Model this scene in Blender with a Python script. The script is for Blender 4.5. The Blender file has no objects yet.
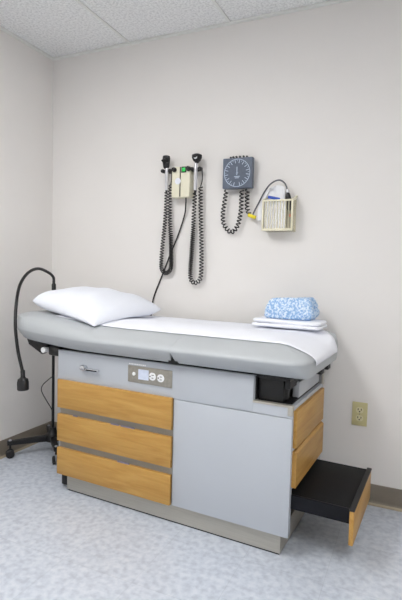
import bpy, bmesh, math, random
from mathutils import Vector, Matrix, Euler
random.seed(7)
S = bpy.context.scene
COL = S.collection
PI = math.pi

# ------------------------------------------------------------------ materials
def mat(name, color, rough=.6, metal=0., spec=.5, noise=None, bump=None, emit=None, alpha=None):
    m = bpy.data.materials.new(name); m.use_nodes = True
    nt = m.node_tree; b = nt.nodes['Principled BSDF']
    b.inputs['Base Color'].default_value = (*color, 1)
    b.inputs['Roughness'].default_value = rough
    b.inputs['Metallic'].default_value = metal
    b.inputs['Specular IOR Level'].default_value = spec
    tc = nt.nodes.new('ShaderNodeTexCoord')
    if noise:
        sc, amt = noise[0], noise[1]
        stretch = noise[2] if len(noise) > 2 else (1, 1, 1)
        mp = nt.nodes.new('ShaderNodeMapping'); mp.inputs['Scale'].default_value = stretch
        nt.links.new(tc.outputs['Object'], mp.inputs['Vector'])
        n = nt.nodes.new('ShaderNodeTexNoise'); n.inputs['Scale'].default_value = sc
        n.inputs['Detail'].default_value = 5
        nt.links.new(mp.outputs[0], n.inputs['Vector'])
        r = nt.nodes.new('ShaderNodeValToRGB')
        r.color_ramp.elements[0].position = .32; r.color_ramp.elements[1].position = .68
        r.color_ramp.elements[0].color = (*[max(0, c * (1 - amt)) for c in color], 1)
        r.color_ramp.elements[1].color = (*[min(1, c * (1 + amt)) for c in color], 1)
        nt.links.new(n.outputs['Fac'], r.inputs[0]); nt.links.new(r.outputs[0], b.inputs['Base Color'])
    if bump:
        n2 = nt.nodes.new('ShaderNodeTexNoise'); n2.inputs['Scale'].default_value = bump[0]
        n2.inputs['Detail'].default_value = 4
        nt.links.new(tc.outputs['Object'], n2.inputs['Vector'])
        bp = nt.nodes.new('ShaderNodeBump'); bp.inputs['Strength'].default_value = bump[1]
        bp.inputs['Distance'].default_value = bump[2]
        nt.links.new(n2.outputs['Fac'], bp.inputs['Height']); nt.links.new(bp.outputs[0], b.inputs['Normal'])
    if emit:
        b.inputs['Emission Color'].default_value = (*emit[0], 1); b.inputs['Emission Strength'].default_value = emit[1]
    return m

def srgb(r, g, b):
    f = lambda c: (c/255/12.92) if c <= 10 else ((c/255+.055)/1.055)**2.4
    return (f(r), f(g), f(b))

M = {}
M['wall'] = mat('wall_paint', srgb(226, 223, 220), .75, spec=.25, noise=(3, .012), bump=(160, .08, .002))
M['wall_dark'] = mat('wall_paint_low_bounce', srgb(206, 203, 198), .75, spec=.25, noise=(3, .012))  # unseen right wall, toned darker to bounce less light onto the table end
M['baseboard'] = mat('vinyl_base', srgb(128, 119, 107), .5, noise=(14, .06))
M['base_toe'] = mat('vinyl_base_toe', srgb(164, 152, 130), .55, noise=(20, .08))
M['grid'] = mat('ceiling_grid_metal', srgb(222, 223, 220), .5, noise=(30, .02))
M['steel_body'] = mat('grey_enamel', srgb(183, 188, 195), .38, spec=.45, noise=(4, .015))
M['steel_body2'] = mat('grey_enamel_side', srgb(190, 194, 200), .4, noise=(4, .015))
M['stainless'] = mat('brushed_stainless', srgb(188, 184, 174), .38, metal=.55, noise=(30, .06, (.2, .2, 6)))
M['panel_metal'] = mat('outlet_panel_metal', srgb(150, 146, 137), .45, metal=.25, noise=(90, .08))
M['chrome'] = mat('chrome', srgb(205, 208, 212), .18, metal=.9, noise=(10, .02))
M['gap_metal'] = mat('drawer_gap_metal', srgb(150, 146, 138), .45, metal=.3, noise=(12, .05))
M['vinyl'] = mat('grey_upholstery', srgb(176, 180, 183), .45, spec=.4, noise=(9, .02), bump=(260, .06, .001))
M['black'] = mat('black_plastic', srgb(14, 14, 16), .42, noise=(40, .15))
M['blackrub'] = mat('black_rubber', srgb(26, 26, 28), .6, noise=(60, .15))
M['cordblack'] = mat('cord_black', srgb(24, 23, 23), .5, noise=(60, .12))
M['tread'] = mat('step_tread_rubber', srgb(13, 13, 15), .62, spec=.22, noise=(14, .35), bump=(220, .2, .001))
M['navy'] = mat('dark_navy_side', srgb(11, 12, 19), .5, spec=.25, noise=(20, .1))
M['paper'] = mat('white_exam_paper', srgb(234, 236, 243), .7, spec=.2, noise=(7, .012), bump=(25, .12, .004))
M['pillow'] = mat('white_pillowcase', srgb(228, 231, 239), .85, spec=.15, noise=(8, .01), bump=(28, .25, .006))
M['sheet'] = mat('white_cotton', srgb(238, 240, 246), .9, spec=.1, noise=(10, .015), bump=(60, .25, .004))
M['beige'] = mat('ivory_plastic', srgb(222, 218, 196), .45, noise=(10, .02))
M['beige_dark'] = mat('ivory_side', srgb(196, 188, 154), .5, noise=(10, .02))
M['outlet'] = mat('ivory_outlet', srgb(198, 190, 143), .4, noise=(10, .03))
M['outlet_face'] = mat('ivory_receptacle', srgb(212, 205, 168), .4, noise=(10, .03))
M['slot'] = mat('slot_dark', srgb(52, 44, 34), .6, noise=(10, .05))
M['gauge'] = mat('slate_housing', srgb(92, 101, 116), .5, noise=(60, .10))
M['dial'] = mat('dial_slate', srgb(80, 90, 106), .5, noise=(60, .08))
M['dialwhite'] = mat('dial_print', srgb(182, 194, 212), .6, noise=(60, .03))
M['greendark'] = mat('switch_surround', srgb(10, 48, 18), .4, noise=(30, .1))
M['green'] = mat('lit_green_switch', srgb(30, 170, 70), .4, noise=(30, .05), emit=(srgb(30, 190, 80), .35))
M['silver'] = mat('silver_handle', srgb(206, 206, 210), .3, metal=.4, noise=(30, .03))
M['whiteplastic'] = mat('white_plastic', srgb(238, 239, 240), .4, noise=(20, .02))
M['cuff'] = mat('white_cuff', srgb(232, 233, 236), .6, noise=(14, .03), bump=(40, .2, .004))
M['bluestripe'] = mat('blue_band', srgb(36, 78, 178), .5, noise=(30, .06))
M['yellow'] = mat('yellow_connector', srgb(226, 208, 34), .45, noise=(30, .05))
M['greytube'] = mat('grey_tube', srgb(88, 90, 96), .5, noise=(30, .08))
M['cream_wheel'] = mat('cream_hub', srgb(196, 186, 150), .5, noise=(30, .05))
M['orange'] = mat('orange_tag', srgb(206, 96, 60), .5, noise=(30, .05))
M['paleblue'] = mat('pale_label', srgb(206, 214, 232), .5, noise=(60, .06))
M['label_white'] = mat('white_label', srgb(226, 228, 236), .5, noise=(60, .03))
M['purple'] = mat('latch_grey', srgb(120, 118, 138), .5, noise=(30, .05))
M['led'] = mat('troffer_diffuser', (.9, .9, .9), .6, noise=(20, .01), emit=((1, .995, .987), 16.5))
M['troffer'] = mat('troffer_frame', srgb(230, 230, 228), .5, noise=(20, .01))

def wood(name, axis):
    m = mat(name, srgb(206, 158, 88), .42, spec=.35); nt = m.node_tree; b = nt.nodes['Principled BSDF']
    tc = nt.nodes['Texture Coordinate']
    mp = nt.nodes.new('ShaderNodeMapping')
    mp.inputs['Scale'].default_value = (1.3, 14, 14) if axis == 'x' else (14, 1.3, 14)
    nt.links.new(tc.outputs['Object'], mp.inputs['Vector'])
    n = nt.nodes.new('ShaderNodeTexNoise'); n.inputs['Scale'].default_value = 3.2
    n.inputs['Detail'].default_value = 7; n.inputs['Distortion'].default_value = .7
    nt.links.new(mp.outputs[0], n.inputs['Vector'])
    r = nt.nodes.new('ShaderNodeValToRGB'); cr = r.color_ramp
    cr.elements[0].position = .28; cr.elements[0].color = (*srgb(180, 133, 66), 1)
    cr.elements[1].position = .72; cr.elements[1].color = (*srgb(204, 161, 90), 1)
    e = cr.elements.new(.5); e.color = (*srgb(194, 149, 79), 1)
    nt.links.new(n.outputs['Fac'], r.inputs[0])
    n2 = nt.nodes.new('ShaderNodeTexNoise'); n2.inputs['Scale'].default_value = 38; n2.inputs['Detail'].default_value = 3
    nt.links.new(mp.outputs[0], n2.inputs['Vector'])
    mx = nt.nodes.new('ShaderNodeMix'); mx.data_type = 'RGBA'; mx.blend_type = 'MULTIPLY'; mx.inputs[0].default_value = .22
    nt.links.new(r.outputs[0], mx.inputs[6]); nt.links.new(n2.outputs['Color'], mx.inputs[7])
    nt.links.new(mx.outputs[2], b.inputs['Base Color'])
    return m
M['oak'] = wood('oak_laminate', 'x'); M['oak_end'] = wood('oak_laminate_end', 'y')

def floor_mat():
    m = mat('speckled_vinyl_tile', srgb(190, 200, 208), .32, spec=.45); nt = m.node_tree; b = nt.nodes['Principled BSDF']
    tc = nt.nodes['Texture Coordinate']
    n = nt.nodes.new('ShaderNodeTexNoise'); n.inputs['Scale'].default_value = 42; n.inputs['Detail'].default_value = 6
    nt.links.new(tc.outputs['Object'], n.inputs['Vector'])
    r = nt.nodes.new('ShaderNodeValToRGB'); cr = r.color_ramp
    cr.elements[0].position = .33; cr.elements[0].color = (*srgb(183, 189, 201), 1)
    cr.elements[1].position = .66; cr.elements[1].color = (*srgb(209, 214, 223), 1)
    e = cr.elements.new(.5); e.color = (*srgb(197, 204, 215), 1)
    nt.links.new(n.outputs['Fac'], r.inputs[0])
    br = nt.nodes.new('ShaderNodeTexBrick'); br.offset = 0; br.inputs['Scale'].default_value = 1
    br.inputs['Brick Width'].default_value = .3048; br.inputs['Row Height'].default_value = .3048
    br.inputs['Mortar Size'].default_value = .0012
    br.inputs['Color1'].default_value = (1, 1, 1, 1); br.inputs['Color2'].default_value = (.965, .965, .965, 1)
    br.inputs['Mortar'].default_value = (.86, .86, .86, 1)
    mp = nt.nodes.new('ShaderNodeMapping'); mp.inputs['Location'].default_value = (.11, .07, 0)
    nt.links.new(tc.outputs['Object'], mp.inputs['Vector']); nt.links.new(mp.outputs[0], br.inputs['Vector'])
    mx = nt.nodes.new('ShaderNodeMix'); mx.data_type = 'RGBA'; mx.blend_type = 'MULTIPLY'; mx.inputs[0].default_value = 1
    nt.links.new(r.outputs[0], mx.inputs[6]); nt.links.new(br.outputs['Color'], mx.inputs[7])
    nt.links.new(mx.outputs[2], b.inputs['Base Color'])
    return m
M['floor'] = floor_mat()

def ceiling_mat():
    m = mat('acoustic_tile', srgb(214, 215, 215), .9, spec=.1); nt = m.node_tree; b = nt.nodes['Principled BSDF']
    tc = nt.nodes['Texture Coordinate']
    n = nt.nodes.new('ShaderNodeTexNoise'); n.inputs['Scale'].default_value = 85; n.inputs['Detail'].default_value = 5
    n.inputs['Roughness'].default_value = .7
    nt.links.new(tc.outputs['Object'], n.inputs['Vector'])
    r = nt.nodes.new('ShaderNodeValToRGB'); cr = r.color_ramp
    cr.elements[0].position = .36; cr.elements[0].color = (*srgb(206, 207, 208), 1)
    cr.elements[1].position = .56; cr.elements[1].color = (*srgb(238, 239, 239), 1)
    nt.links.new(n.outputs['Fac'], r.inputs[0]); nt.links.new(r.outputs[0], b.inputs['Base Color'])
    bp = nt.nodes.new('ShaderNodeBump'); bp.inputs['Strength'].default_value = .35; bp.inputs['Distance'].default_value = .003
    nt.links.new(n.outputs['Fac'], bp.inputs['Height']); nt.links.new(bp.outputs[0], b.inputs['Normal'])
    return m
M['ceiling'] = ceiling_mat()

def floral_mat():
    m = mat('blue_floral_print', srgb(150, 185, 225), .9, spec=.1); nt = m.node_tree; b = nt.nodes['Principled BSDF']
    tc = nt.nodes['Texture Coordinate']
    v = nt.nodes.new('ShaderNodeTexVoronoi'); v.inputs['Scale'].default_value = 85
    n = nt.nodes.new('ShaderNodeTexNoise'); n.inputs['Scale'].default_value = 115; n.inputs['Detail'].default_value = 3
    nt.links.new(tc.outputs['Object'], v.inputs['Vector']); nt.links.new(tc.outputs['Object'], n.inputs['Vector'])
    ad = nt.nodes.new('ShaderNodeMath'); ad.operation = 'MULTIPLY_ADD'; ad.inputs[1].default_value = .22
    nt.links.new(v.outputs['Distance'], ad.inputs[0]); nt.links.new(n.outputs['Fac'], ad.inputs[2])
    r = nt.nodes.new('ShaderNodeValToRGB'); cr = r.color_ramp
    cr.elements[0].position = .53; cr.elements[0].color = (*srgb(142, 178, 220), 1)
    cr.elements[1].position = .72; cr.elements[1].color = (*srgb(222, 233, 246), 1)
    e = cr.elements.new(.61); e.color = (*srgb(174, 201, 232), 1)
    nt.links.new(ad.outputs[0], r.inputs[0]); nt.links.new(r.outputs[0], b.inputs['Base Color'])
    return m
M['floral'] = floral_mat()

def clear_plastic():
    m = mat('clear_ivory_plastic', srgb(226, 220, 194), .25, noise=(20, .03)); nt = m.node_tree
    b = nt.nodes['Principled BSDF']; b.inputs['Alpha'].default_value = .38
    return m
M['basket'] = clear_plastic()
M['basket_rim'] = mat('ivory_basket_rim', srgb(226, 220, 196), .35, noise=(20, .03))

# ------------------------------------------------------------------ mesh helpers
def box(bm, x0, x1, y0, y1, z0, z1, bev=0, seg=2):
    t = bmesh.new()
    vs = [t.verts.new((x, y, z)) for x in (x0, x1) for y in (y0, y1) for z in (z0, z1)]
    for f in ((0,1,3,2),(4,6,7,5),(0,4,5,1),(2,3,7,6),(0,2,6,4),(1,5,7,3)):
        t.faces.new([vs[i] for i in f])
    if bev:
        bmesh.ops.bevel(t, geom=list(t.edges), offset=bev, segments=seg, profile=.5, affect='EDGES')
    merge(bm, t)

def merge(bm, t, mtx=None):
    if mtx is not None: bmesh.ops.transform(t, matrix=mtx, verts=t.verts)
    me = bpy.data.meshes.new('tmp'); t.to_mesh(me); t.free(); bm.from_mesh(me); bpy.data.meshes.remove(me)

def tube(bm, pts, r, n=8, caps=True):
    pts = [Vector(p) for p in pts]; rs = r if isinstance(r, (list, tuple)) else [r]*len(pts)
    rings = []; up = None
    for i, p in enumerate(pts):
        t = (pts[min(i+1, len(pts)-1)] - pts[max(i-1, 0)]).normalized()
        if up is None:
            a = Vector((0, 0, 1)) if abs(t.z) < .9 else Vector((1, 0, 0)); up = (a - t*a.dot(t)).normalized()
        else:
            up = (up - t*up.dot(t)).normalized()
        s = t.cross(up)
        rings.append([bm.verts.new(p + (up*math.cos(2*PI*k/n) + s*math.sin(2*PI*k/n))*rs[i]) for k in range(n)])
    for a, b in zip(rings, rings[1:]):
        for k in range(n): bm.faces.new((a[k], a[(k+1) % n], b[(k+1) % n], b[k]))
    if caps: bm.faces.new(rings[0][::-1]); bm.faces.new(rings[-1])

def lathe(bm, prof, origin, axis=(0, 0, 1), n=20):
    """prof: list of (radius, height along axis)"""
    ax = Vector(axis).normalized(); a = Vector((1, 0, 0)) if abs(ax.x) < .9 else Vector((0, 1, 0))
    u = (a - ax*a.dot(ax)).normalized(); w = ax.cross(u); o = Vector(origin); rings = []
    for r, h in prof:
        rings.append([bm.verts.new(o + ax*h + (u*math.cos(2*PI*k/n) + w*math.sin(2*PI*k/n))*max(r, 1e-5)) for k in range(n)])
    for p, q in zip(rings, rings[1:]):
        for k in range(n): bm.faces.new((p[k], p[(k+1) % n], q[(k+1) % n], q[k]))
    bm.faces.new(rings[0][::-1]); bm.faces.new(rings[-1])

def spline(pts, per=8):
    P = [Vector(p) for p in pts]; P = [P[0]*2-P[1]] + P + [P[-1]*2-P[-2]]; out = []
    for i in range(1, len(P)-2):
        a, b, c, d = P[i-1:i+3]
        for k in range(per):
            t = k/per
            out.append(.5*((2*b)+(c-a)*t+(2*a-5*b+4*c-d)*t*t+(3*b-a-3*c+d)*t**3))
    out.append(P[-2]); return out

def coil(bm, pts, R, pitch, r, n=5, per=10, tight=None):
    path = spline(pts, 20); L = [0]
    for a, b in zip(path, path[1:]): L.append(L[-1] + (b-a).length)
    out = []; j = 0; up = None; sx = 0.; ph = 0.
    while sx < L[-1]:
        while j < len(L)-2 and L[j+1] < sx: j += 1
        f = (sx-L[j])/max(1e-9, L[j+1]-L[j]); p = path[j].lerp(path[j+1], f)
        t = (path[j+1]-path[j]).normalized()
        if up is None: up = Vector((0, -1, 0))
        up = (up - t*up.dot(t)).normalized()
        w = t.cross(up); a = 2*PI*ph
        out.append(p + (up*math.cos(a) + w*math.sin(a))*R)
        pt = pitch
        if tight:
            q = sx/L[-1]; pt = pitch*(1-tight[2]*math.exp(-((q-tight[0])/tight[1])**4))
        ph += 1/per; sx += pt/per
    tube(bm, out, r, n)

def prism(bm, poly, d):
    """poly: list of Vector; extruded by vector d"""
    d = Vector(d); a = [bm.verts.new(Vector(p)) for p in poly]; b = [bm.verts.new(Vector(p)+d) for p in poly]; n = len(a)
    bm.faces.new(a); bm.faces.new(b[::-1])
    for k in range(n): bm.faces.new((a[k], b[k], b[(k+1) % n], a[(k+1) % n]))

def obj(name, bm, m, parent=None, smooth=None, mtx=None):
    """links bm as ONE mesh object. With no parent its origin goes to the base of its bounding box."""
    if mtx is not None: bmesh.ops.transform(bm, matrix=mtx, verts=bm.verts)
    bmesh.ops.recalc_face_normals(bm, faces=bm.faces)
    loc = Vector((0, 0, 0))
    if parent is None:
        lo = Vector([min(v.co[i] for v in bm.verts) for i in range(3)]); hi = Vector([max(v.co[i] for v in bm.verts) for i in range(3)])
        loc = Vector(((lo.x+hi.x)/2, (lo.y+hi.y)/2, lo.z))
        bmesh.ops.translate(bm, vec=-loc, verts=bm.verts)
    me = bpy.data.meshes.new(name); bm.to_mesh(me); bm.free()
    ms = m if isinstance(m, (list, tuple)) else [m]
    for x in ms: me.materials.append(x)
    o = bpy.data.objects.new(name, me); COL.objects.link(o); o.location = loc
    if parent is not None: o.parent = parent
    if smooth:
        me.shade_smooth()
        if smooth is not True: me.set_sharp_from_angle(angle=math.radians(smooth))
    return o

def bx(name, dims, m, parent=None, bev=.002, smooth=35):
    bm = bmesh.new(); box(bm, *dims, bev=bev); return obj(name, bm, m, parent, smooth=smooth)

def tag(o, label, cat, group=None):
    o['label'] = label; o['category'] = cat
    if group: o['group'] = group
    return o

def thing(name, label, cat, loc=(0, 0, 0), rz=0, group=None):
    o = bpy.data.objects.new(name, None); COL.objects.link(o); o.location = loc; o.rotation_euler = (0, 0, rz)
    o.empty_display_size = .1
    return tag(o, label, cat, group)

def struct(o): o['kind'] = 'structure'; return o

# ------------------------------------------------------------------ room
W, D, H = 3.35, 4.3, 2.387
struct(bx('floor', (0, W, -D, 0, -.1, 0), M['floor'], bev=0, smooth=None))
struct(bx('ceiling', (0, W, -D, 0, H, H+.1), M['ceiling'], bev=0, smooth=None))
struct(bx('wall_back', (-.1, W+.1, 0, .1, -.1, H+.1), M['wall'], bev=0, smooth=None))
struct(bx('wall_left', (-.1, 0, -D, 0, -.1, H+.1), M['wall'], bev=0, smooth=None))
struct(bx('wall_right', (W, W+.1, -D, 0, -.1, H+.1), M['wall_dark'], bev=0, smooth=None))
struct(bx('wall_front', (-.1, W+.1, -D-.1, -D, -.1, H+.1), M['wall'], bev=0, smooth=None))
def baseboard(name, along, a0, a1, c, sgn):
    # cove base: flat strip with a flared toe
    pr = [(0, 0), (.012, 0), (.012, .004), (.0065, .012), (.004, .022), (.004, .099), (.0025, .1016), (0, .1016)]
    bm = bmesh.new()
    poly = [Vector((a0, c+sgn*p, z)) if along == 'x' else Vector((c+sgn*p, a0, z)) for p, z in pr]
    prism(bm, poly, (a1-a0, 0, 0) if along == 'x' else (0, a1-a0, 0))
    o = obj(name, bm, [M['baseboard'], M['base_toe']])
    for f in o.data.polygons:
        if f.center.z < .016: f.material_index = 1
    struct(o)
baseboard('baseboard_back', 'x', 0, W, 0, -1)
baseboard('baseboard_left', 'y', -D, 0, 0, 1)
baseboard('baseboard_right', 'y', -D, 0, W, -1)
baseboard('baseboard_front', 'x', 0, W, -D, 1)
# suspended grid: wall angle round the edge, tees between the tiles
bm = bmesh.new(); t = .0015
for (x0, x1, y0, y1) in ((0, W, -.022, 0), (0, .022, -D, -.022), (W-.022, W, -D, -.022), (.022, W-.022, -D, -D+.022)):
    box(bm, x0, x1, y0, y1, H-.010, H-.001)
struct(obj('trim_1', bm, M['grid']))
bm = bmesh.new()
XS = [.566+.61*k for k in range(5)]; YS = [-.645-.61*k for k in range(6)]
for x in XS: box(bm, x-.0075, x+.0075, -D+.022, -.022, H-.006, H-.0005)
for y in YS: box(bm, .022, W-.022, y-.0075, y+.0075, H-.0058, H-.0004)
struct(obj('trim_2', bm, M['grid']))
# recessed fluorescent fixtures in the grid (above and behind the camera)
def troffer(x0, y1, label):
    x1, y0 = x0+.61, y1-1.22
    o = thing('ceiling_light', label, 'light', ((x0+x1)/2, (y0+y1)/2, H-.03), 0, 'recessed ceiling lights'); ox, oy = o.location.x, o.location.y
    bm = bmesh.new(); a, b = .305, .61
    for (p, q, r_, s) in ((-a+.012, a-.012, -b+.012, -b+.04), (-a+.012, a-.012, b-.04, b-.012), (-a+.012, -a+.04, -b+.04, b-.04), (a-.04, a-.012, -b+.04, b-.04)):
        box(bm, p, q, r_, s, .012, .030)
    obj('frame', bm, M['troffer'], o)
    bm = bmesh.new(); box(bm, -a+.04, a-.04, -b+.04, b-.04, .018, .026); obj('diffuser', bm, M['led'], o)
troffer(XS[0], YS[1], 'white recessed ceiling light nearest the examination table')
troffer(XS[2]+.61, YS[2], 'white recessed ceiling light near the right wall')

# ------------------------------------------------------------------ examination table
TL = Matrix.Translation((1.2, -.4, 0)) @ Matrix.Rotation(-.0538, 4, 'Z')
tab = thing('examination_table', 'grey medical examination table with oak drawers and a padded top', 'examination table', (1.2, -.4, 0), -.0538)
# cabinet body with the open slot at its foot end
bm = bmesh.new()
box(bm, -.632, .377, -.2035, .285, .097, .700, .003)
box(bm, .377, .532, -.2035, .285, .27, .596, .003)
box(bm, .377, .532, -.2035, -.175, .097, .27)
box(bm, .377, .532, .24, .285, .097, .27)
box(bm, .377, .532, .262, .285, .596, .700, .003)
body = obj('cabinet_body', bm, M['steel_body'], tab, smooth=30)
bm = bmesh.new(); box(bm, -.598, .497, -.182, .25, .007, .097, .002); obj('toe_kick', bm, M['stainless'], tab, smooth=30)
bx('toe_shadow_strip', (-.592, .491, -.177, .245, 0, .007), M['blackrub'], tab, 0)  # black strip stands in for the shadow gap along the floor
# front panels
bx('front_panel', (.022, .534, -.2115, -.2030, .094, .5545), M['steel_body'], tab, .0015)
bm = bmesh.new()
box(bm, -.634, .3755, -.2105, -.2030, .5575, .702, .0015)
box(bm, .3755, .534, -.2105, -.2030, .5575, .5965, .0)
obj('upper_panel', bm, M['steel_body'], tab, smooth=30)
bx('drawer_recess', (-.622, .016, -.2060, -.2030, .10, .557), M['gap_metal'], tab, 0)
for z0, z1, tabs in ((.424, .5605, ()), (.2595, .3925, ((-.53, -.505), (-.305, -.262), (-.25, -.175))), (.0950, .2260, ((-.265, -.20),))):
    d = bx('drawer', (-.626, .0165, -.2235, -.2065, z0, z1), M['oak'], tab, .0015)
    for a, b in tabs:
        bx('latch_tab', (a, b, -.219, -.2135, z1-.004, z1+.006), M['purple'], d, .001)
# pull lever on the upper panel
bm = bmesh.new()
lathe(bm, [(.012, 0), (.012, .004), (.006, .006), (.006, .016)], (-.462, -.2105, .634), (0, -1, 0))
lathe(bm, [(.004, -.016), (.011, -.012), (.0145, 0), (.011, .012), (.004, .016)], (-.462, -.2285, .636), (1, 0, 0))
rl = obj('release_lever', bm, M['chrome'], tab, smooth=40)
bm = bmesh.new(); box(bm, -.447, -.368, -.2345, -.2225, .6245, .6365, .004); obj('lever_bar', bm, M['chrome'], rl, smooth=40)
bm = bmesh.new(); box(bm, -.438, -.378, -.2358, -.2338, .6262, .6325, .0005); obj('lever_grip', bm, M['navy'], rl, smooth=40)
# service outlet in the front panel
sp = bx('outlet_panel', (-.2165, .0105, -.2150, -.2100, .6015, .6755), M['panel_metal'], tab, .001)
bm = bmesh.new(); lathe(bm, [(.008, 0), (.008, .003), (.006, .005)], (-.183, -.2150, .640), (0, -1, 0)); obj('pilot_knob', bm, M['whiteplastic'], sp, smooth=40)
bm = bmesh.new(); box(bm, -.160, -.106, -.2168, -.2149, .6190, .6640, .0006); obj('information_sticker', bm, M['paleblue'], sp)
def duplex_face(cx, cy, cz, rx, rz, parent, face, s=1, rot=False):
    bm = bmesh.new(); prof = []
    lathe(bm, [(rx, 0), (rx, .002), (rx*.93, .003)], (cx, cy, cz), (0, -1, 0), 24)
    for v in bm.verts: v.co.z = cz + max(-rz, min(rz, v.co.z-cz))
    r = obj('receptacle', bm, face, parent, smooth=40)
    bm = bmesh.new(); y0, y1 = cy-.0036, cy-.0028
    if rot:
        box(bm, cx-.003, cx+.008, y0, y1, cz+.0045*s, cz+.007*s); box(bm, cx-.003, cx+.007, y0, y1, cz-.007*s, cz-.0045*s)
        lathe(bm, [(.003*s, 0), (.003*s, .0008)], (cx-.010*s, y1, cz), (0, -1, 0), 10)
    else:
        box(bm, cx-.0075*s, cx-.005*s, y0, y1, cz-.001, cz+.008*s); box(bm, cx+.005*s, cx+.0075*s, y0, y1, cz, cz+.007*s)
        lathe(bm, [(.003*s, 0), (.003*s, .0008)], (cx, y1, cz-.007*s), (0, -1, 0), 10)
    obj('slots', bm, M['slot'], r)
duplex_face(-.0865, -.2150, .6395, .0175, .0165, sp, M['whiteplastic'], 1.1, True)
duplex_face(-.0445, -.2150, .6375, .0175, .0165, sp, M['whiteplastic'], 1.1, True)
for sx, sz in ((-.205, .608), (-.205, .669), (-.0005, .608), (-.0005, .669), (-.020, .6375)):
    bm = bmesh.new(); lathe(bm, [(.003, 0), (.002, .0012)], (sx, -.2150, sz), (0, -1, 0), 10); obj('screw', bm, M['gap_metal'], sp)
bm = bmesh.new(); x = -.2155
for w in (.009, .006, .010, .005, .008, .011, .007, .006, .009, .010, .005):    # small white printed line above the outlet
    box(bm, x, x+w*.85, -.2109, -.2104, .6790, .6845); x += w+.0005
obj('printed_caption', bm, M['whiteplastic'], tab)
# foot end
def_end = M['oak_end']
bx('end_panel', (.531, .546, -.185, .252, .436, .581), def_end, tab, .0015)
bm = bmesh.new()
prism(bm, [Vector((.531, -.185, .283)), Vector((.549, -.185, .283)), Vector((.549, -.185, .414)), Vector((.541, -.185, .4225)), Vector((.531, -.185, .4225))], (0, .437, 0))
obj('end_drawer', bm, def_end, tab)
bx('corner_bracket', (.516, .5355, -.2140, -.196, .566, .606), M['stainless'], tab, .001)
bx('rear_corner_post', (.508, .536, .262, .288, .59, .690), M['stainless'], tab, .002)
bx('slot_sill', (.375, .533, -.2135, -.19, .596, .604), M['stainless'], tab, .001)
bm = bmesh.new()
box(bm, .379, .384, -.195, .26, .606, .698); box(bm, .379, .470, -.10, -.095, .606, .698); box(bm, .384, .52, -.170, .255, .6, .604)
box(bm, .384, .515, -.19, .258, .690, .699)
lathe(bm, [(.02, 0), (.026, .01), (.026, .05), (.018, .07)], (.475, -.15, .605), (0, 0, 1), 16)
box(bm, .386, .488, -.182, -.02, .604, .690, .003); box(bm, .472, .510, -.17, .06, .655, .69, .003)  # black mechanism, plus liner and blocks standing in for shade in the slot
obj('housing_and_shade_fill', bm, M['black'], tab, smooth=30)
bm = bmesh.new(); box(bm, .494, .522, -.085, .245, .606, .668, .004); obj('leg_rest', bm, M['steel_body2'], tab, smooth=30)
# board under the padding
bm = bmesh.new(); box(bm, -.80, .556, -.190, .30, .700, .7165, .003)
obj('pad_board', bm, M['black'], tab, smooth=30)
bm = bmesh.new()
box(bm, .530, .556, -.20, .27, .698, .7155, .003)
box(bm, .530, .566, .10, .15, .670, .70, .003); box(bm, .530, .566, .22, .27, .670, .70, .003)
obj('slide_rail', bm, M['blackrub'], tab, smooth=30)

# padding --------------------------------------------------------
PX0, PX1, PY0, PY1 = -.935, .598, -.281, .338
RC = {'fr': .075, 'br': .09, 'bl': .11, 'fl': .15}
PROF = [(.06, .716), (.044, .7165), (.034, .721), (.015, .746), (.002, .766), (0, .772), (.003, .7785), (.012, .787), (.035, .798), (.065, .809),
        (.10, .820), (.14, .829), (.18, .836), (.23, .841), (.29, .844)]
def sstep(a, b, t): t = max(0, min(1, (t-a)/(b-a))); return t*t*(3-2*t)
def boxy(x, y, d, z):      # squarer shoulder at the head end and along the wall
    if z < .770: return z
    k = max(sstep(-.25, -.75, x)*.75, sstep(.12, .30, y)*.85)
    return z + (.846-z)*k*min(1, d/.016)**.5
def tilt(x): return .034*((-.42-x)/.5)**1.5 if x < -.42 else 0.
def prof_top(d):
    P = PROF[5:]
    if d <= 0: return P[0][1]
    for (a, za), (b, zb) in zip(P, P[1:]):
        if d <= b: return za + (zb-za)*(d-a)/(b-a) if b > a else zb
    return P[-1][1]
def inset(x, y):
    # distance to the rounded outline, positive inside
    cx, cy = (PX0+PX1)/2, (PY0+PY1)/2; hx, hy = (PX1-PX0)/2, (PY1-PY0)/2
    r = RC[('b' if y > cy else 'f')+('r' if x > cx else 'l')]
    qx, qy = abs(x-cx)-(hx-r), abs(y-cy)-(hy-r)
    return -(math.hypot(max(qx, 0), max(qy, 0)) + min(max(qx, qy), 0) - r)
def pad_z(x, y): d = inset(x, y); return boxy(x, y, max(d, 0), prof_top(d)) + tilt(x)
def ring(d):
    out = []
    for (sx, sy, k) in ((1, -1, 'fr'), (1, 1, 'br'), (-1, 1, 'bl'), (-1, -1, 'fl')):
        r0 = RC[k]; r = max(r0-d, .002)
        cx = PX1-r0 if sx > 0 else PX0+r0; cy = PY1-r0 if sy > 0 else PY0+r0
        if d > r0-.002:
            e = d-(r0-.002); cx -= sx*e; cy -= sy*e
        a0 = {'fr': -PI/2, 'br': 0, 'bl': PI/2, 'fl': PI}[k]
        for j in range(9): a = a0+PI/2*j/8; out.append((cx+r*math.cos(a), cy+r*math.sin(a)))
    # add points along the two long sides
    res = []
    for i, p in enumerate(out):
        res.append(p); q = out[(i+1) % len(out)]
        if i % 9 == 8:
            n = 26 if i in (17, 35) else 8
            for j in range(1, n): res.append((p[0]+(q[0]-p[0])*j/n, p[1]+(q[1]-p[1])*j/n))
    return res
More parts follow.
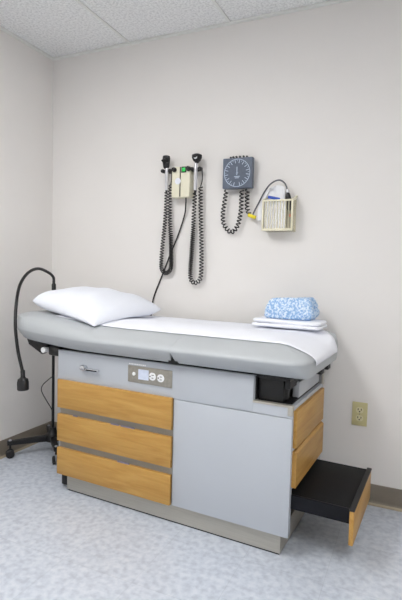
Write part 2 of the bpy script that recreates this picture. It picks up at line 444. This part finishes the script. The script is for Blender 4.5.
def make_pad():
    bm = bmesh.new(); rings = []
    for i, (d, z) in enumerate(PROF):      # the front is undercut, the foot end stands upright
        rings.append([bm.verts.new((x+(d*.88*sstep(.40, .53, x) if i < 4 else 0), y, boxy(x, y, d, z)+tilt(x))) for x, y in ring(d)])
    n = len(rings[0])
    for a, b in zip(rings, rings[1:]):
        for k in range(n): bm.faces.new((a[k], a[(k+1) % n], b[(k+1) % n], b[k]))
    bm.faces.new(rings[0][::-1]); cap = bm.faces.new(rings[-1])
    bmesh.ops.triangulate(bm, faces=[cap], ngon_method='BEAUTY')
    return bm
for name, side in (('head_cushion', -1), ('foot_cushion', 1)):
    bm = make_pad(); c = .036
    bmesh.ops.bisect_plane(bm, geom=bm.verts[:]+bm.edges[:]+bm.faces[:], plane_co=(c+side*.0004, 0, 0), plane_no=(-side, 0, 0), clear_outer=True)
    ed = [e for e in bm.edges if e.is_boundary]; bmesh.ops.holes_fill(bm, edges=ed)
    for v in bm.verts:
        if abs(v.co.x-c) < .004:
            if v.co.z < .757 and v.co.y < 0: v.co.x += side*(.011 if v.co.z < .73 else .007 if v.co.z < .75 else .004)
    obj(name, bm, M['vinyl'], tab, smooth=50)
bx('cushion_hinge', (.014, .058, -.252, .30, .7165, .752), M['black'], tab, 0)
# paper roll bracket under the head end
for y in (-.205, .10):
    bm = bmesh.new()
    prism(bm, [Vector((-.850, y, .735)), Vector((-.838, y, .709)), Vector((-.748, y, .667)), Vector((-.736, y, .672)), Vector((-.715, y, .7165)), (Vector((-.75, y, .7165)))], (0, .02, 0))
    rb = obj('paper_roll_bracket', bm, M['black'], tab, smooth=30)
bm = bmesh.new(); box(bm, -.706, -.632, -.205, -.15, .666, .712, .008); obj('tilt_latch', bm, M['black'], tab, smooth=30)
bm = bmesh.new(); lathe(bm, [(.014, 0), (.014, .32)], (-.728, -.218, .691), (0, 1, 0), 18); obj('paper_roll', bm, M['whiteplastic'], tab, smooth=40)
bm = bmesh.new(); box(bm, -.664, -.622, -.150, -.105, .004, .105, .004); obj('levelling_foot', bm, M['black'], tab, smooth=30)
# pull-out step
st = bx('step_tread', (.38, .752, -.168, .218, .238, .252), M['tread'], tab, .003)
bm = bmesh.new(); box(bm, .38, .752, -.180, -.168, .196, .252, .003); box(bm, .38, .752, .218, .230, .196, .252, .003); box(bm, .745, .752, -.168, .218, .196, .238)
obj('step_side', bm, M['navy'], st, smooth=30)
bx('step_front', (.752, .768, -.193, .232, .124, .250), def_end, st, .0015)
bm = bmesh.new(); box(bm, .750, .770, -.195, .234, .250, .259, .003); obj('edge_strip', bm, M['blackrub'], st, smooth=30)
bm = bmesh.new(); box(bm, .374, .380, -.174, .239, .098, .268); obj('recess_shade_plate', bm, M['black'], tab)  # black plate stands in for the darkness inside the step opening

# ------------------------------------------------------------------ things lying on the table
# exam paper
bm = bmesh.new(); rows = []
xs = [-.70+.05*k for k in range(23)] + [.43, .46, .49, .52, .545, .565, .575, .587, .595, .600]
ys = [-.162+.452*k/22 for k in range(23)]
def yfit(x, y):       # the sheet narrows at the foot end, round the rear corner
    m = .290-.075*sstep(.50, .60, x)
    return -.162+(y+.162)*(m+.162)/.452
for x in xs:
    row = []
    for y0_ in ys:
        y = yfit(x, y0_); z = pad_z(min(x, .5975), y)
        row.append(bm.verts.new((x, y, z+.0035)))
    rows.append(row)
for z in (.770, .763, .757):
    row = []
    for j, y in enumerate(ys):
        # sheet hangs over the foot end, drawn in at its rear corner
        xe = .6025
        row.append(bm.verts.new((xe, yfit(.6, y), z)))
    rows.append(row)
for row in rows[-7:]:
    for v in row:
        if v.co.y > PY1-.075:   # follow the rounded rear corner
            lim = PX1-.075+math.sqrt(max(0, .075**2-(v.co.y-(PY1-.075))**2))+.0045
            v.co.x = min(v.co.x, lim)
for a, b in zip(rows, rows[1:]):
    for j in range(len(ys)-1): bm.faces.new((a[j], a[j+1], b[j+1], b[j]))
o = obj('table_paper', bm, M['paper'], None, smooth=True, mtx=TL)
sm = o.modifiers.new('thickness', 'SOLIDIFY'); sm.thickness = .0012; sm.offset = 1
tag(o, 'long white paper sheet covering the grey padded table top', 'paper')

# pillow
def pillow_mesh():
    bm = bmesh.new(); n, m = 30, 24
    C = {(-1, -1): Vector((-.872, -.165, .925)), (1, -1): Vector((-.415, -.215, .826)), (1, 1): Vector((-.338, .265, .886)), (-1, 1): Vector((-.88, .30, .925))}
    grid = {}
    def base(u, v):
        a = C[(-1, -1)]*((1-u)*(1-v)/4)+C[(1, -1)]*((1+u)*(1-v)/4)+C[(1, 1)]*((1+u)*(1+v)/4)+C[(-1, 1)]*((1-u)*(1+v)/4)
        return a
    for s in (1, -1):
        for i in range(n+1):
            for j in range(m+1):
                u, v = -1+2*i/n, -1+2*j/m
                edge = i in (0, n) or j in (0, m)
                if edge and s == -1: grid[(s, i, j)] = grid[(1, i, j)]; continue
                # sides draw in between the corners
                pu, pv = u*(1-.035*(1-v*v)), v*(1-.05*(1-u*u))
                p = base(pu, pv)
                h = (max(0, (1-abs(u)**3.2))*max(0, (1-abs(v)**3.0)))**.47
                zf = pad_z(max(p.x, PX0+.01), p.y)+.0068
                top = .095*h*(1+.06*math.sin(3*u+1)*math.cos(2.4*v))
                lower = max(0, p.z-zf)
                if s == 1:
                    z = p.z + top + .004*math.sin(9*u+4*v)*h
                else:
                    z = p.z + (zf-p.z)*min(1, 1.35*h) if p.x > PX0+.02 else p.z-.03*h
                if p.x > PX0: z = max(z, zf)
                grid[(s, i, j)] = bm.verts.new((p.x, p.y, z))
    for s in (1, -1):
        for i in range(n):
            for j in range(m):
                q = [grid[(s, i, j)], grid[(s, i+1, j)], grid[(s, i+1, j+1)], grid[(s, i, j+1)]]
                try: bm.faces.new(q)
                except ValueError: pass
    return bm
o = obj('pillow', pillow_mesh(), M['pillow'], None, smooth=True, mtx=TL)
tag(o, 'plump white pillow at the head end of the examination table', 'pillow')
sub = o.modifiers.new('smooth', 'SUBSURF'); sub.levels = 1; sub.render_levels = 1

# folded linen
def folded(x0, x1, y0, y1, z0, z1, layers, seed, wob=.004, skew=0.):
    rnd = random.Random(seed); bm = bmesh.new(); n = 26; h = (z1-z0)/layers
    for l in range(layers):
        a, b = z0+h*l, z0+h*(l+1); t = bmesh.new(); ins = rnd.uniform(0, .008)
        prof = [(0.012, a), (.004, a+h*.12), (0, a+h*.4), (0, a+h*.62), (.004, a+h*.88), (.014, b-.0006), (.05, b)]
        rings = []
        ph = rnd.uniform(0, 6)
        for d, z in prof:
            rr = []
            X0, X1, Y0, Y1 = x0+d+ins, x1-d-rnd.uniform(0, .001)-ins*.5, y0+d+ins*.6, y1-d; r = .022
            for (cx, cy, a0) in ((X1-r, Y0+r, -PI/2), (X1-r, Y1-r, 0), (X0+r, Y1-r, PI/2), (X0+r, Y0+r, PI)):
                for j in range(6):
                    an = a0+PI/2*j/5; x, y = cx+r*math.cos(an), cy+r*math.sin(an)
                    rr.append((x+skew*(z-z0), y))
            full = []
            for i, p in enumerate(rr):
                full.append(p); q = rr[(i+1) % len(rr)]
                if i % 6 == 5:
                    for j in range(1, 12): full.append((p[0]+(q[0]-p[0])*j/12, p[1]+(q[1]-p[1])*j/12))
            rings.append([t.verts.new((x+wob*.6*math.sin(13*y*6+ph), y+wob*.6*math.sin(11*x*3+ph+1), z+(wob*(math.sin(19*x+ph)*math.cos(23*y))*(z-z0)/(z1-z0)))) for x, y in full])
        k = len(rings[0])
        for p, q in zip(rings, rings[1:]):
            for i in range(k): t.faces.new((p[i], p[(i+1) % k], q[(i+1) % k], q[i]))
        t.faces.new(rings[0][::-1]); t.faces.new(rings[-1])
        merge(bm, t)
    return bm
zt = .8485
o = obj('folded_sheet', folded(.208, .534, .165, .333, zt, zt+.037, 2, 3), M['sheet'], None, smooth=60, mtx=TL)
tag(o, 'white folded sheet under the blue patterned cloth', 'sheet')
bm = folded(.243, .485, .180, .325, zt+.0395, zt+.134, 1, 5, .007, .02)
for v in bm.verts:      # soft pile leaning in at its left end, with the rolled edge showing at the right
    h = (v.co.z-zt-.0395)/.0945
    v.co.x += .030*h*max(0, 1-(v.co.x-.241)/.16)
    v.co.z += .006*math.sin(17*v.co.x+1)*h
    if v.co.x > .43: v.co.x += .007*math.cos(h*2*PI*1.5)*min(1, (v.co.x-.43)/.05)
t = bmesh.new()
roll = [(.018, 0), (.026, .012), (.029, .05), (.029, .11), (.026, .132), (.016, .140)]
lathe(t, roll, (.469, .182, zt+.0395+.031), (0, 1, 0), 18); merge(bm, t)
o = obj('folded_gown', bm, M['floral'], None, smooth=60, mtx=TL)
tag(o, 'pale blue floral cloth folded on top of the white sheet', 'gown')

# ------------------------------------------------------------------ gooseneck lamp
HX, HY = .192, -.200
lamp = thing('gooseneck_lamp', 'black gooseneck examination lamp on a wheeled base in the corner', 'lamp', (HX, HY, 0))
def L2W(x, y, z): p = TL @ Vector((x, y, z)); return Vector((p.x-HX, p.y-HY, p.z))
bm = bmesh.new(); lathe(bm, [(.03, .066), (.042, .072), (.042, .108), (.026, .122), (.018, .150)], (0, 0, 0), (0, 0, 1), 20); obj('hub', bm, M['black'], lamp, smooth=40)
for ang in (-130, -43, 47, 139):
    a = math.radians(ang); d = Vector((math.cos(a), math.sin(a), 0)); s = Vector((-d.y, d.x, 0)); L = .205 if ang != -130 else .252
    bm = bmesh.new()
    ring_ = []
    for t_, w, z0, z1 in ((.02, .017, .072, .106), (.1, .015, .074, .104), (L, .0125, .076, .098)):
        ring_.append([bm.verts.new(d*t_+s*w*q+Vector((0, 0, z))) for q, z in ((-1, z0), (1, z0), (1, z1-.003), (.7, z1), (-.7, z1), (-1, z1-.003))])
    for p, q in zip(ring_, ring_[1:]):
        for k in range(6): bm.faces.new((p[k], p[(k+1) % 6], q[(k+1) % 6], q[k]))
    bm.faces.new(ring_[0][::-1]); bm.faces.new(ring_[-1])
    leg = obj('leg', bm, M['black'], lamp, smooth=30)
    bm = bmesh.new(); e = d*(L-.016); tube(bm, [e+Vector((0, 0, .078)), e+Vector((0, 0, .054))], .006, 8)
    for q in (-1, 1): lathe(bm, [(.015, 0), (.0235, .003), (.0235, .013), (.016, .016)], e+s*(q*.004-(.0 if q > 0 else .0))+Vector((0, 0, .0235)), s*q, 18)
    cw = obj('caster', bm, M['blackrub'], leg, smooth=40)
    bm = bmesh.new()
    lathe(bm, [(.0075, 0), (.0085, .006), (.004, .008)], e+Vector((0, 0, .098)), (0, 0, 1), 12)
    obj('leg_cap', bm, M['silver'], leg, smooth=40)
bm = bmesh.new(); tube(bm, [(0, 0, .12), (0, 0, .60), (0, 0, .955)], [.0085, .0085, .008], 12)
pole = obj('pole', bm, M['black'], lamp, smooth=40)
bm = bmesh.new(); lathe(bm, [(.0105, 0), (.0105, .024), (.007, .028)], (0, 0, .585), (0, 0, 1), 12); box(bm, .008, .02, -.004, .004, .59, .602, .002); obj('height_knob', bm, M['blackrub'], pole, smooth=40)
bm = bmesh.new(); lathe(bm, [(.009, 0), (.0125, .006), (.0125, .05), (.0085, .058)], (0, 0, .948), (0, 0, 1), 16); obj('neck_socket', bm, M['blackrub'], lamp, smooth=40)
neck = [Vector((0, 0, 1.0)), L2W(-1.020, .143, 1.042), L2W(-1.012, .09, 1.071), L2W(-.992, 0, 1.089), L2W(-.971, -.09, 1.065), L2W(-.941, -.17, 1.003),
        L2W(-.876, -.25, .917), L2W(-.840, -.288, .811), L2W(-.820, -.290, .692), L2W(-.795, -.288, .605), L2W(-.790, -.287, .585)]
bm = bmesh.new(); tube(bm, spline(neck, 10), .0082, 10); obj('gooseneck', bm, M['black'], lamp, smooth=40)
bm = bmesh.new(); lathe(bm, [(.009, 0), (.011, -.005), (.011, -.034), (.0165, -.040), (.024, -.044), (.0275, -.060), (.0275, -.094), (.025, -.098), (.022, -.096)], L2W(-.790, -.287, .596), (-.03, 0, 1), 22)
hd = obj('lamp_head', bm, M['blackrub'], lamp, smooth=40)
bm = bmesh.new(); cable = [(0.0, 0.006, .46), (-.02, -.01, .44), (-.05, -.03, .405), (-.056, -.035, .37), (-.035, -.02, .315), (-.010, -.005, .265), (0, .0, .23)]
cable = [Vector((c[0], c[1], c[2])) for c in cable]; tube(bm, spline(cable, 8), .0028, 7); obj('power_cord', bm, M['cordblack'], lamp, smooth=40)

# ------------------------------------------------------------------ wall diagnostic unit
dx0, dx1, dz0, dz1 = .883, .992, 1.494, 1.656
unit = thing('diagnostic_wall_unit', 'ivory wall transformer with a green lit switch and dark centre slit', 'medical device', (.9375, 0, 1.494))
def rel(o): return Matrix.Translation(-o.location)
def robj(name, bm, m, parent, root, smooth=35): return obj(name, bm, m, parent, smooth=smooth, mtx=rel(root))
bm = bmesh.new(); box(bm, dx0, .9315, -.066, -.002, dz0, dz1, .004); box(bm, .9365, dx1, -.066, -.002, dz0, dz1, .004); box(bm, .9300, .938, -.055, -.002, dz0+.002, dz1-.002)
robj('housing', bm, M['beige'], unit, unit)
bm = bmesh.new(); box(bm, .9325, .9358, -.0665, -.054, dz0+.004, dz1-.002); robj('centre_slit', bm, M['slot'], unit, unit)
bm = bmesh.new(); box(bm, .942, .971, -.0695, -.065, 1.6225, 1.654, .001); sw = robj('power_switch', bm, M['greendark'], unit, unit)
bm = bmesh.new(); box(bm, .948, .966, -.0715, -.069, 1.628, 1.648, .001); robj('switch_lens', bm, M['green'], sw, unit)
bm = bmesh.new(); lathe(bm, [(.0125, 0), (.0125, .014), (.010, .018)], (.901, -.066, 1.640), (0, -1, 0), 18); robj('dial_knob', bm, M['blackrub'], unit, unit)
bm = bmesh.new(); lathe(bm, [(.0125, 0), (.0125, .014), (.010, .018)], (.985, -.066, 1.641), (0, -1, 0), 18); robj('dial_knob', bm, M['blackrub'], unit, unit)
bm = bmesh.new()
lathe(bm, [(.018, 0), (.018, .0015)], (.922, -.0665, 1.579), (0, -1, 0), 9)
robj('round_label', bm, M['label_white'], unit, unit)
for cx in (.845, 1.024):
    bm = bmesh.new()
    s = -1 if cx < .9 else 1
    box(bm, min(cx, dx0 if s < 0 else dx1)-.004*(s > 0), max(cx, dx0 if s < 0 else dx1)+.004*(s < 0), -.040, -.018, 1.630, 1.652, .004)
    for q in (-1, 1): lathe(bm, [(.0085, -.011), (.0105, -.006), (.0105, .006), (.0085, .011)], (cx+q*.0225, -.055, 1.640), (0, 1, 0), 14)
    box(bm, cx-.022, cx+.022, -.042, -.032, 1.630, 1.650, .003)
    for q in (-1, 1): box(bm, cx+q*.0225-.007, cx+q*.0225+.007, -.062, -.034, 1.6315, 1.6485, .003)
    robj('handle_cradle', bm, M['black'], unit, unit)
bm = bmesh.new(); tube(bm, spline([(.957, -.035, 1.497), (.955, -.030, 1.465), (.941, -.014, 1.404), (.901, -.008, 1.295), (.859, -.006, 1.201), (.805, -.006, 1.071), (.749, -.006, .932), (.735, -.006, .82)], 8), .0042, 8)
robj('power_cord', bm, M['cordblack'], unit, unit)

oto = thing('otoscope', 'black-headed otoscope in the left cradle with a coiled cord', 'medical device', (.848, -.055, 1.535), 0, 'diagnostic handpieces')
bm = bmesh.new(); lathe(bm, [(.0085, 1.535), (.0095, 1.545), (.0095, 1.600), (.0105, 1.606), (.0105, 1.640), (.009, 1.655)], (.8475, -.055, 0), (0, 0, 1), 16); robj('handle', bm, M['silver'], oto, oto)
bm = bmesh.new(); lathe(bm, [(.010, 1.652), (.015, 1.657), (.018, 1.668), (.0205, 1.688), (.0215, 1.710), (.019, 1.720), (.01, 1.723)], (.8425, -.055, 0), (0, 0, 1), 18)
lathe(bm, [(.014, 0), (.010, .012), (.004, .034)], (.8425, -.072, 1.69), (0, -1, -.1), 14)
robj('head', bm, M['blackrub'], oto, oto)
bm = bmesh.new(); tube(bm, [(.8475, -.055, 1.537), (.8475, -.054, 1.520)], [.008, .004], 10)
coil(bm, [(.8475, -.053, 1.525), (.838, -.040, 1.44), (.827, -.03, 1.35), (.817, -.03, 1.25), (.810, -.03, 1.16), (.814, -.03, 1.103), (.843, -.03, 1.083), (.871, -.03, 1.112), (.871, -.03, 1.20), (.866, -.03, 1.29), (.859, -.03, 1.39), (.856, -.032, 1.50), (.860, -.03, 1.57)], .0098, .0155, .0032, tight=(.57, .17, .5))
tube(bm, spline([(.860, -.03, 1.57), (.864, -.03, 1.60), (.863, -.028, 1.634)], 6), .003, 6)
robj('coiled_cord', bm, M['cordblack'], oto, oto, True)

oph = thing('ophthalmoscope', 'round-headed ophthalmoscope in the right cradle with a long coiled cord', 'medical device', (1.021, -.055, 1.525), 0, 'diagnostic handpieces')
bm = bmesh.new(); lathe(bm, [(.0085, 1.527), (.0095, 1.537), (.0095, 1.600), (.0105, 1.606), (.0105, 1.655), (.008, 1.672)], (1.0215, -.055, 0), (0, 0, 1), 16); robj('handle', bm, M['silver'], oph, oph)
bm = bmesh.new(); lathe(bm, [(.009, 1.670), (.012, 1.676), (.021, 1.684), (.027, 1.698), (.027, 1.712), (.014, 1.718)], (1.0265, -.055, 0), (0, 0, 1), 18)
box(bm, 1.000, 1.026, -.060, -.050, 1.702, 1.711, .002)
hd = robj('head', bm, M['blackrub'], oph, oph)
bm = bmesh.new(); lathe(bm, [(.010, 0), (.010, .002)], (1.029, -.0775, 1.697), (0, -1, .1), 14); robj('lens_ring', bm, M['silver'], hd, oph)
bm = bmesh.new(); tube(bm, [(1.0215, -.055, 1.529), (1.0205, -.054, 1.505)], [.008, .004], 10)
coil(bm, [(1.0195, -.053, 1.512), (1.010, -.040, 1.42), (1.003, -.03, 1.32), (.997, -.03, 1.20), (.992, -.03, 1.10), (.998, -.03, 1.050), (1.024, -.03, 1.034), (1.053, -.03, 1.060), (1.057, -.03, 1.14), (1.055, -.03, 1.23), (1.049, -.03, 1.35), (1.044, -.03, 1.46), (1.041, -.03, 1.55)], .0102, .0170, .0032, tight=(.30, .15, .42))
tube(bm, spline([(1.041, -.03, 1.55), (1.050, -.03, 1.59), (1.046, -.028, 1.634)], 6), .003, 6)
robj('coiled_cord', bm, M['cordblack'], oph, oph, True)

# ------------------------------------------------------------------ wall blood pressure gauge
gz0, gz1, gx0, gx1 = 1.527, 1.681, 1.178, 1.338
gcx, gcz = 1.258, 1.604
g = thing('blood_pressure_gauge', 'square slate grey wall blood pressure gauge with a round white-marked dial', 'gauge', (gcx, 0, gz0))
bm = bmesh.new(); box(bm, gx0+.012, gx1-.012, -.03, -.0005, gz0+.012, gz1-.012); box(bm, gx0, gx1, -.060, -.026, gz0, gz1, .004); robj('housing', bm, M['gauge'], g, g)
bm = bmesh.new(); lathe(bm, [(.0735, 0), (.0735, .002)], (gcx, -.060, gcz), (0, -1, 0), 48); dial = robj('dial_face', bm, M['dial'], g, g)
bm = bmesh.new()
def ringstrip(bm, r0, r1, y, n=48):
    vs = [[bm.verts.new((gcx+r*math.sin(2*PI*k/n), yy, gcz+r*math.cos(2*PI*k/n))) for k in range(n)] for r, yy in ((r0, y), (r1, y), (r1, y+.001), (r0, y+.001))]
    for a in range(4):
        p, q = vs[a], vs[(a+1) % 4]
        for k in range(n): bm.faces.new((p[k], p[(k+1) % n], q[(k+1) % n], q[k]))
ringstrip(bm, .0675, .0705, -.0632)
for k in range(31):      # scale marks all round but for the bottom
    a = math.radians(-165+330*k/30); big = k % 2 == 0
    t = bmesh.new(); box(t, -.0016 if big else -.0008, .0016 if big else .0008, -.0632, -.0622, .049 if big else .058, .066)
    merge(bm, t, Matrix.Translation((gcx, 0, gcz)) @ Matrix.Rotation(a, 4, 'Y'))
for w, z in ((.030, -.020), (.022, -.027)):
    box(bm, gcx-w/2, gcx+w/2, -.0632, -.0622, gcz+z, gcz+z+.0035)
robj('scale_marks', bm, M['dialwhite'], dial, g, None)
bm = bmesh.new(); box(bm, gcx-.0022, gcx+.0022, -.0650, -.0640, gcz-.012, gcz+.030); lathe(bm, [(.006, 0), (.005, .003)], (gcx, -.062, gcz), (0, -1, 0), 14); robj('needle', bm, M['dialwhite'], g, g, None)
bm = bmesh.new()
for x in (1.212, 1.226, 1.243, 1.262, 1.282, 1.300):
    lathe(bm, [(.0052, -.006), (.0062, 0), (.0052, .006)], (x, -.035, gz1+.007+(.002 if 1.22 < x < 1.29 else 0)), (0, 1, 0), 12)
box(bm, 1.206, 1.306, -.033, -.028, gz1-.004, gz1+.005, .001)
robj('hose_hook', bm, M['black'], g, g)
bm = bmesh.new()
coil(bm, [(1.190, -.03, 1.523), (1.181, -.03, 1.46), (1.174, -.03, 1.40), (1.183, -.03, 1.345), (1.222, -.03, 1.307), (1.257, -.03, 1.338), (1.273, -.03, 1.41), (1.275, -.03, 1.47), (1.275, -.03, 1.523)], .0100, .0185, .0034)
coil(bm, [(1.305, -.03, 1.523), (1.306, -.03, 1.47), (1.307, -.03, 1.43), (1.318, -.03, 1.400)], .0100, .0185, .0034)
hs = robj('coiled_hose', bm, M['cordblack'], g, g, True)
bm = bmesh.new(); t = bmesh.new(); box(t, -.022, .024, -.007, .007, -.009, .009, .004); merge(bm, t, Matrix.Translation((1.335, -.034, 1.386)) @ Matrix.Rotation(math.radians(20), 4, 'Y'))
robj('hose_connector', bm, M['yellow'], hs, g)

# ------------------------------------------------------------------ basket with the cuff
bk = thing('wall_basket', 'ivory ribbed plastic wall basket right of the gauge', 'basket', (1.485, 0, 1.306))
bx0, bx1, bz0 = 1.407, 1.556, 1.306
bm = bmesh.new()
def wallslat(bm, x0, x1, y0, y1, z0, z1): box(bm, x0, x1, y0, y1, z0, z1, .0012, 1)
for k in range(11):                      # front ribs
    x = bx0+.004+(bx1-bx0-.008)*k/10; wallslat(bm, x-.0032, x+.0032, -.084, -.0785, bz0+.004, 1.452)
for s_ in (bx0, bx1):
    for k in range(5):
        y = -.012-.066*k/5; wallslat(bm, s_-.0015, s_+.0015, y-.004, y+.004, bz0+.004, 1.460+.012*(1-k/5))
robj('ribs', bm, M['basket'], bk, bk)
bm = bmesh.new(); x0, x1 = bx0, bx1
box(bm, x0-.003, x1+.003, -.086, -.0785, 1.450, 1.459, .003); box(bm, x0-.003, x1+.003, -.087, -.077, bz0, bz0+.012, .003)
t = bmesh.new()
for s_ in (x0, x1): prism(t, [Vector((s_-.003, -.085, 1.447)), Vector((s_-.003, -.085, 1.459)), Vector((s_-.003, -.002, 1.488)), Vector((s_-.003, -.002, 1.474))], (.006, 0, 0))
merge(bm, t)
for xx in (x0-.003, x1-.005): box(bm, xx, xx+.008, -.087, -.079, bz0, 1.459, .002)
robj('rim', bm, M['basket_rim'], bk, bk)
bm = bmesh.new(); box(bm, x0, x1, -.083, -.002, bz0, bz0+.006, .002); robj('base', bm, M['basket'], bk, bk)
bm = bmesh.new(); box(bm, x0, x1, -.006, -.001, bz0, 1.474, .001); robj('back_plate', bm, M['basket'], bk, bk)

cf = thing('blood_pressure_cuff', 'white blood pressure cuff with a blue band stuffed in the wall basket', 'cuff', (1.465, -.045, 1.32))
# soft rolled cuff body: stacked wavy folds
bm = bmesh.new()
def sheet(bm, x0, x1, z0, z1, yfun, xs_top=0., th=.004):
    n, m = 14, 14; A = []; B = []
    for i in range(n+1):
        ra, rb_ = [], []
        for j in range(m+1):
            u, v = i/n, j/m; x = x0+(x1-x0)*u+xs_top*v*(1 if True else 0)*(1-u); z = z0+(z1-z0)*v-.012*((2*u-1)**2)*v
            y = yfun(u, v); ra.append(bm.verts.new((x, y, z))); rb_.append(bm.verts.new((x, y+th, z)))
        A.append(ra); B.append(rb_)
    for i in range(n):
        for j in range(m):
            bm.faces.new((A[i][j], A[i+1][j], A[i+1][j+1], A[i][j+1])); bm.faces.new((B[i][j], B[i][j+1], B[i+1][j+1], B[i+1][j]))
    for i in range(n):
        bm.faces.new((A[i][0], B[i][0], B[i+1][0], A[i+1][0])); bm.faces.new((A[i][m], A[i+1][m], B[i+1][m], B[i][m]))
    for j in range(m):
        bm.faces.new((A[0][j], A[0][j+1], B[0][j+1], B[0][j])); bm.faces.new((A[n][j], B[n][j], B[n][j+1], A[n][j+1]))
sheet(bm, 1.413, 1.520, 1.318, 1.472, lambda u, v: -.0735+.004*math.sin(5*u+1)+.003*v)
sheet(bm, 1.424, 1.505, 1.322, 1.535, lambda u, v: -.045+.006*math.sin(6*u)+.006*v)
sheet(bm, 1.420, 1.500, 1.322, 1.515, lambda u, v: -.026+.005*math.sin(4*u+2)+.002*v)
robj('cuff_body', bm, M['cuff'], cf, cf, 50)
# loose tail that spills over the left side of the basket
bm = bmesh.new()
ln = [((1.445, -.050, 1.520), .03), ((1.420, -.040, 1.512), .032), ((1.400, -.036, 1.485), .032), ((1.387, -.036, 1.445), .030), ((1.382, -.036, 1.400), .028), ((1.384, -.036, 1.365), .022)]
ring_ = []
for (c, w) in ln:
    c = Vector(c); ring_.append([bm.verts.new(c+Vector((dx*.014, dy, 0))+Vector((0, 0, dx*.004))) for dx, dy in ((-1, -.006), (-1, .006), (0, .008), (1, .006), (1, -.006), (0, -.009))])
for p, q in zip(ring_, ring_[1:]):
    for k in range(6): bm.faces.new((p[k], p[(k+1) % 6], q[(k+1) % 6], q[k]))
bm.faces.new(ring_[0][::-1]); bm.faces.new(ring_[-1])
robj('cuff_tail', bm, M['cuff'], cf, cf, 60)
bm = bmesh.new(); t = bmesh.new(); box(t, -.031, .031, -.003, .003, -.0065, .0065, .0015); merge(bm, t, Matrix.Translation((1.460, -.0745, 1.467)) @ Matrix.Rotation(math.radians(13), 4, 'Y')); robj('blue_band', bm, M['bluestripe'], cf, cf)
bm = bmesh.new(); tube(bm, spline([(1.340, -.034, 1.388), (1.352, -.045, 1.410), (1.376, -.05, 1.452), (1.401, -.05, 1.500), (1.435, -.05, 1.542), (1.476, -.05, 1.558), (1.507, -.05, 1.538), (1.520, -.05, 1.503), (1.523, -.05, 1.488)], 8), .0038, 8)
robj('air_tube', bm, M['greytube'], cf, cf)
bm = bmesh.new(); lathe(bm, [(.005, .0), (.009, -.006), (.012, -.018), (.015, -.035), (.0165, -.055), (.014, -.078), (.007, -.088)], (1.523, -.052, 1.495), (-.12, 0, 1), 16)
bulb = robj('inflation_bulb', bm, M['blackrub'], cf, cf, 40)
bm = bmesh.new(); lathe(bm, [(.0075, 0), (.008, .010), (.006, .016)], (1.5215, -.052, 1.494), (0, 0, 1), 14); robj('bulb_valve', bm, M['silver'], bulb, cf)
bm = bmesh.new(); box(bm, 1.538, 1.545, -.070, -.064, 1.374, 1.388, .001); robj('orange_tag', bm, M['orange'], cf, cf)

# ------------------------------------------------------------------ wall outlet
ox0, ox1, oz0, oz1 = 1.866, 1.936, .376, .490
ol = thing('wall_outlet', 'ivory duplex electrical outlet low on the back wall', 'outlet', (1.901, 0, .376))
bm = bmesh.new(); box(bm, ox0, ox1, -.007, -.0005, oz0, oz1, .0025); robj('cover_plate', bm, M['outlet'], ol, ol)
def rel_duplex(cz):
    bm = bmesh.new(); lathe(bm, [(.0172, 0), (.0172, .002), (.016, .003)], (1.901, -.0065, cz), (0, -1, 0), 24)
    for v in bm.verts: v.co.z = cz+max(-.0135, min(.0135, v.co.z-cz))
    r = robj('receptacle', bm, M['outlet_face'], ol, ol)
    bm = bmesh.new(); box(bm, 1.892, 1.8955, -.0102, -.0093, cz-.001, cz+.0085); box(bm, 1.9065, 1.910, -.0102, -.0093, cz-.001, cz+.0085)
    lathe(bm, [(.0034, 0), (.0034, .0008)], (1.901, -.0093, cz-.0065), (0, -1, 0), 10); robj('slots', bm, M['slot'], r, ol, None)
rel_duplex(.4525); rel_duplex(.4135)
bm = bmesh.new(); lathe(bm, [(.003, 0), (.0022, .0012)], (1.901, -.007, .433), (0, -1, 0), 10); robj('screw', bm, M['gap_metal'], ol, ol)

# ------------------------------------------------------------------ camera
cam = bpy.data.cameras.new('camera'); co = bpy.data.objects.new('camera', cam); COL.objects.link(co)
pitch, roll, yaw, f = -.0613, .0258, .4243, 476.1
F = Vector((-math.sin(yaw)*math.cos(pitch), math.cos(yaw)*math.cos(pitch), math.sin(pitch)))
rt = Vector((math.cos(yaw), math.sin(yaw), 0)); U0 = rt.cross(F)
R = rt*math.cos(roll)+U0*math.sin(roll); U = U0*math.cos(roll)-rt*math.sin(roll)
mw = Matrix((R, U, -F)).transposed().to_4x4(); mw.translation = (2.1207, -2.3774, 1.1005); co.matrix_world = mw
cam.sensor_fit = 'VERTICAL'; cam.sensor_height = 36; cam.lens = f/600*36; cam.clip_start = .02
S.camera = co

# ------------------------------------------------------------------ world and view
wd = bpy.data.worlds.new('world'); S.world = wd; wd.use_nodes = True
wd.node_tree.nodes['Background'].inputs[0].default_value = (.8, .85, .9, 1); wd.node_tree.nodes['Background'].inputs[1].default_value = .2
S.view_settings.view_transform = 'Standard'; S.view_settings.look = 'None'; S.view_settings.gamma = 1
S.view_settings.exposure = 0.06; S.view_settings.use_curve_mapping = False
S.cycles.max_bounces = 10; S.cycles.diffuse_bounces = 8
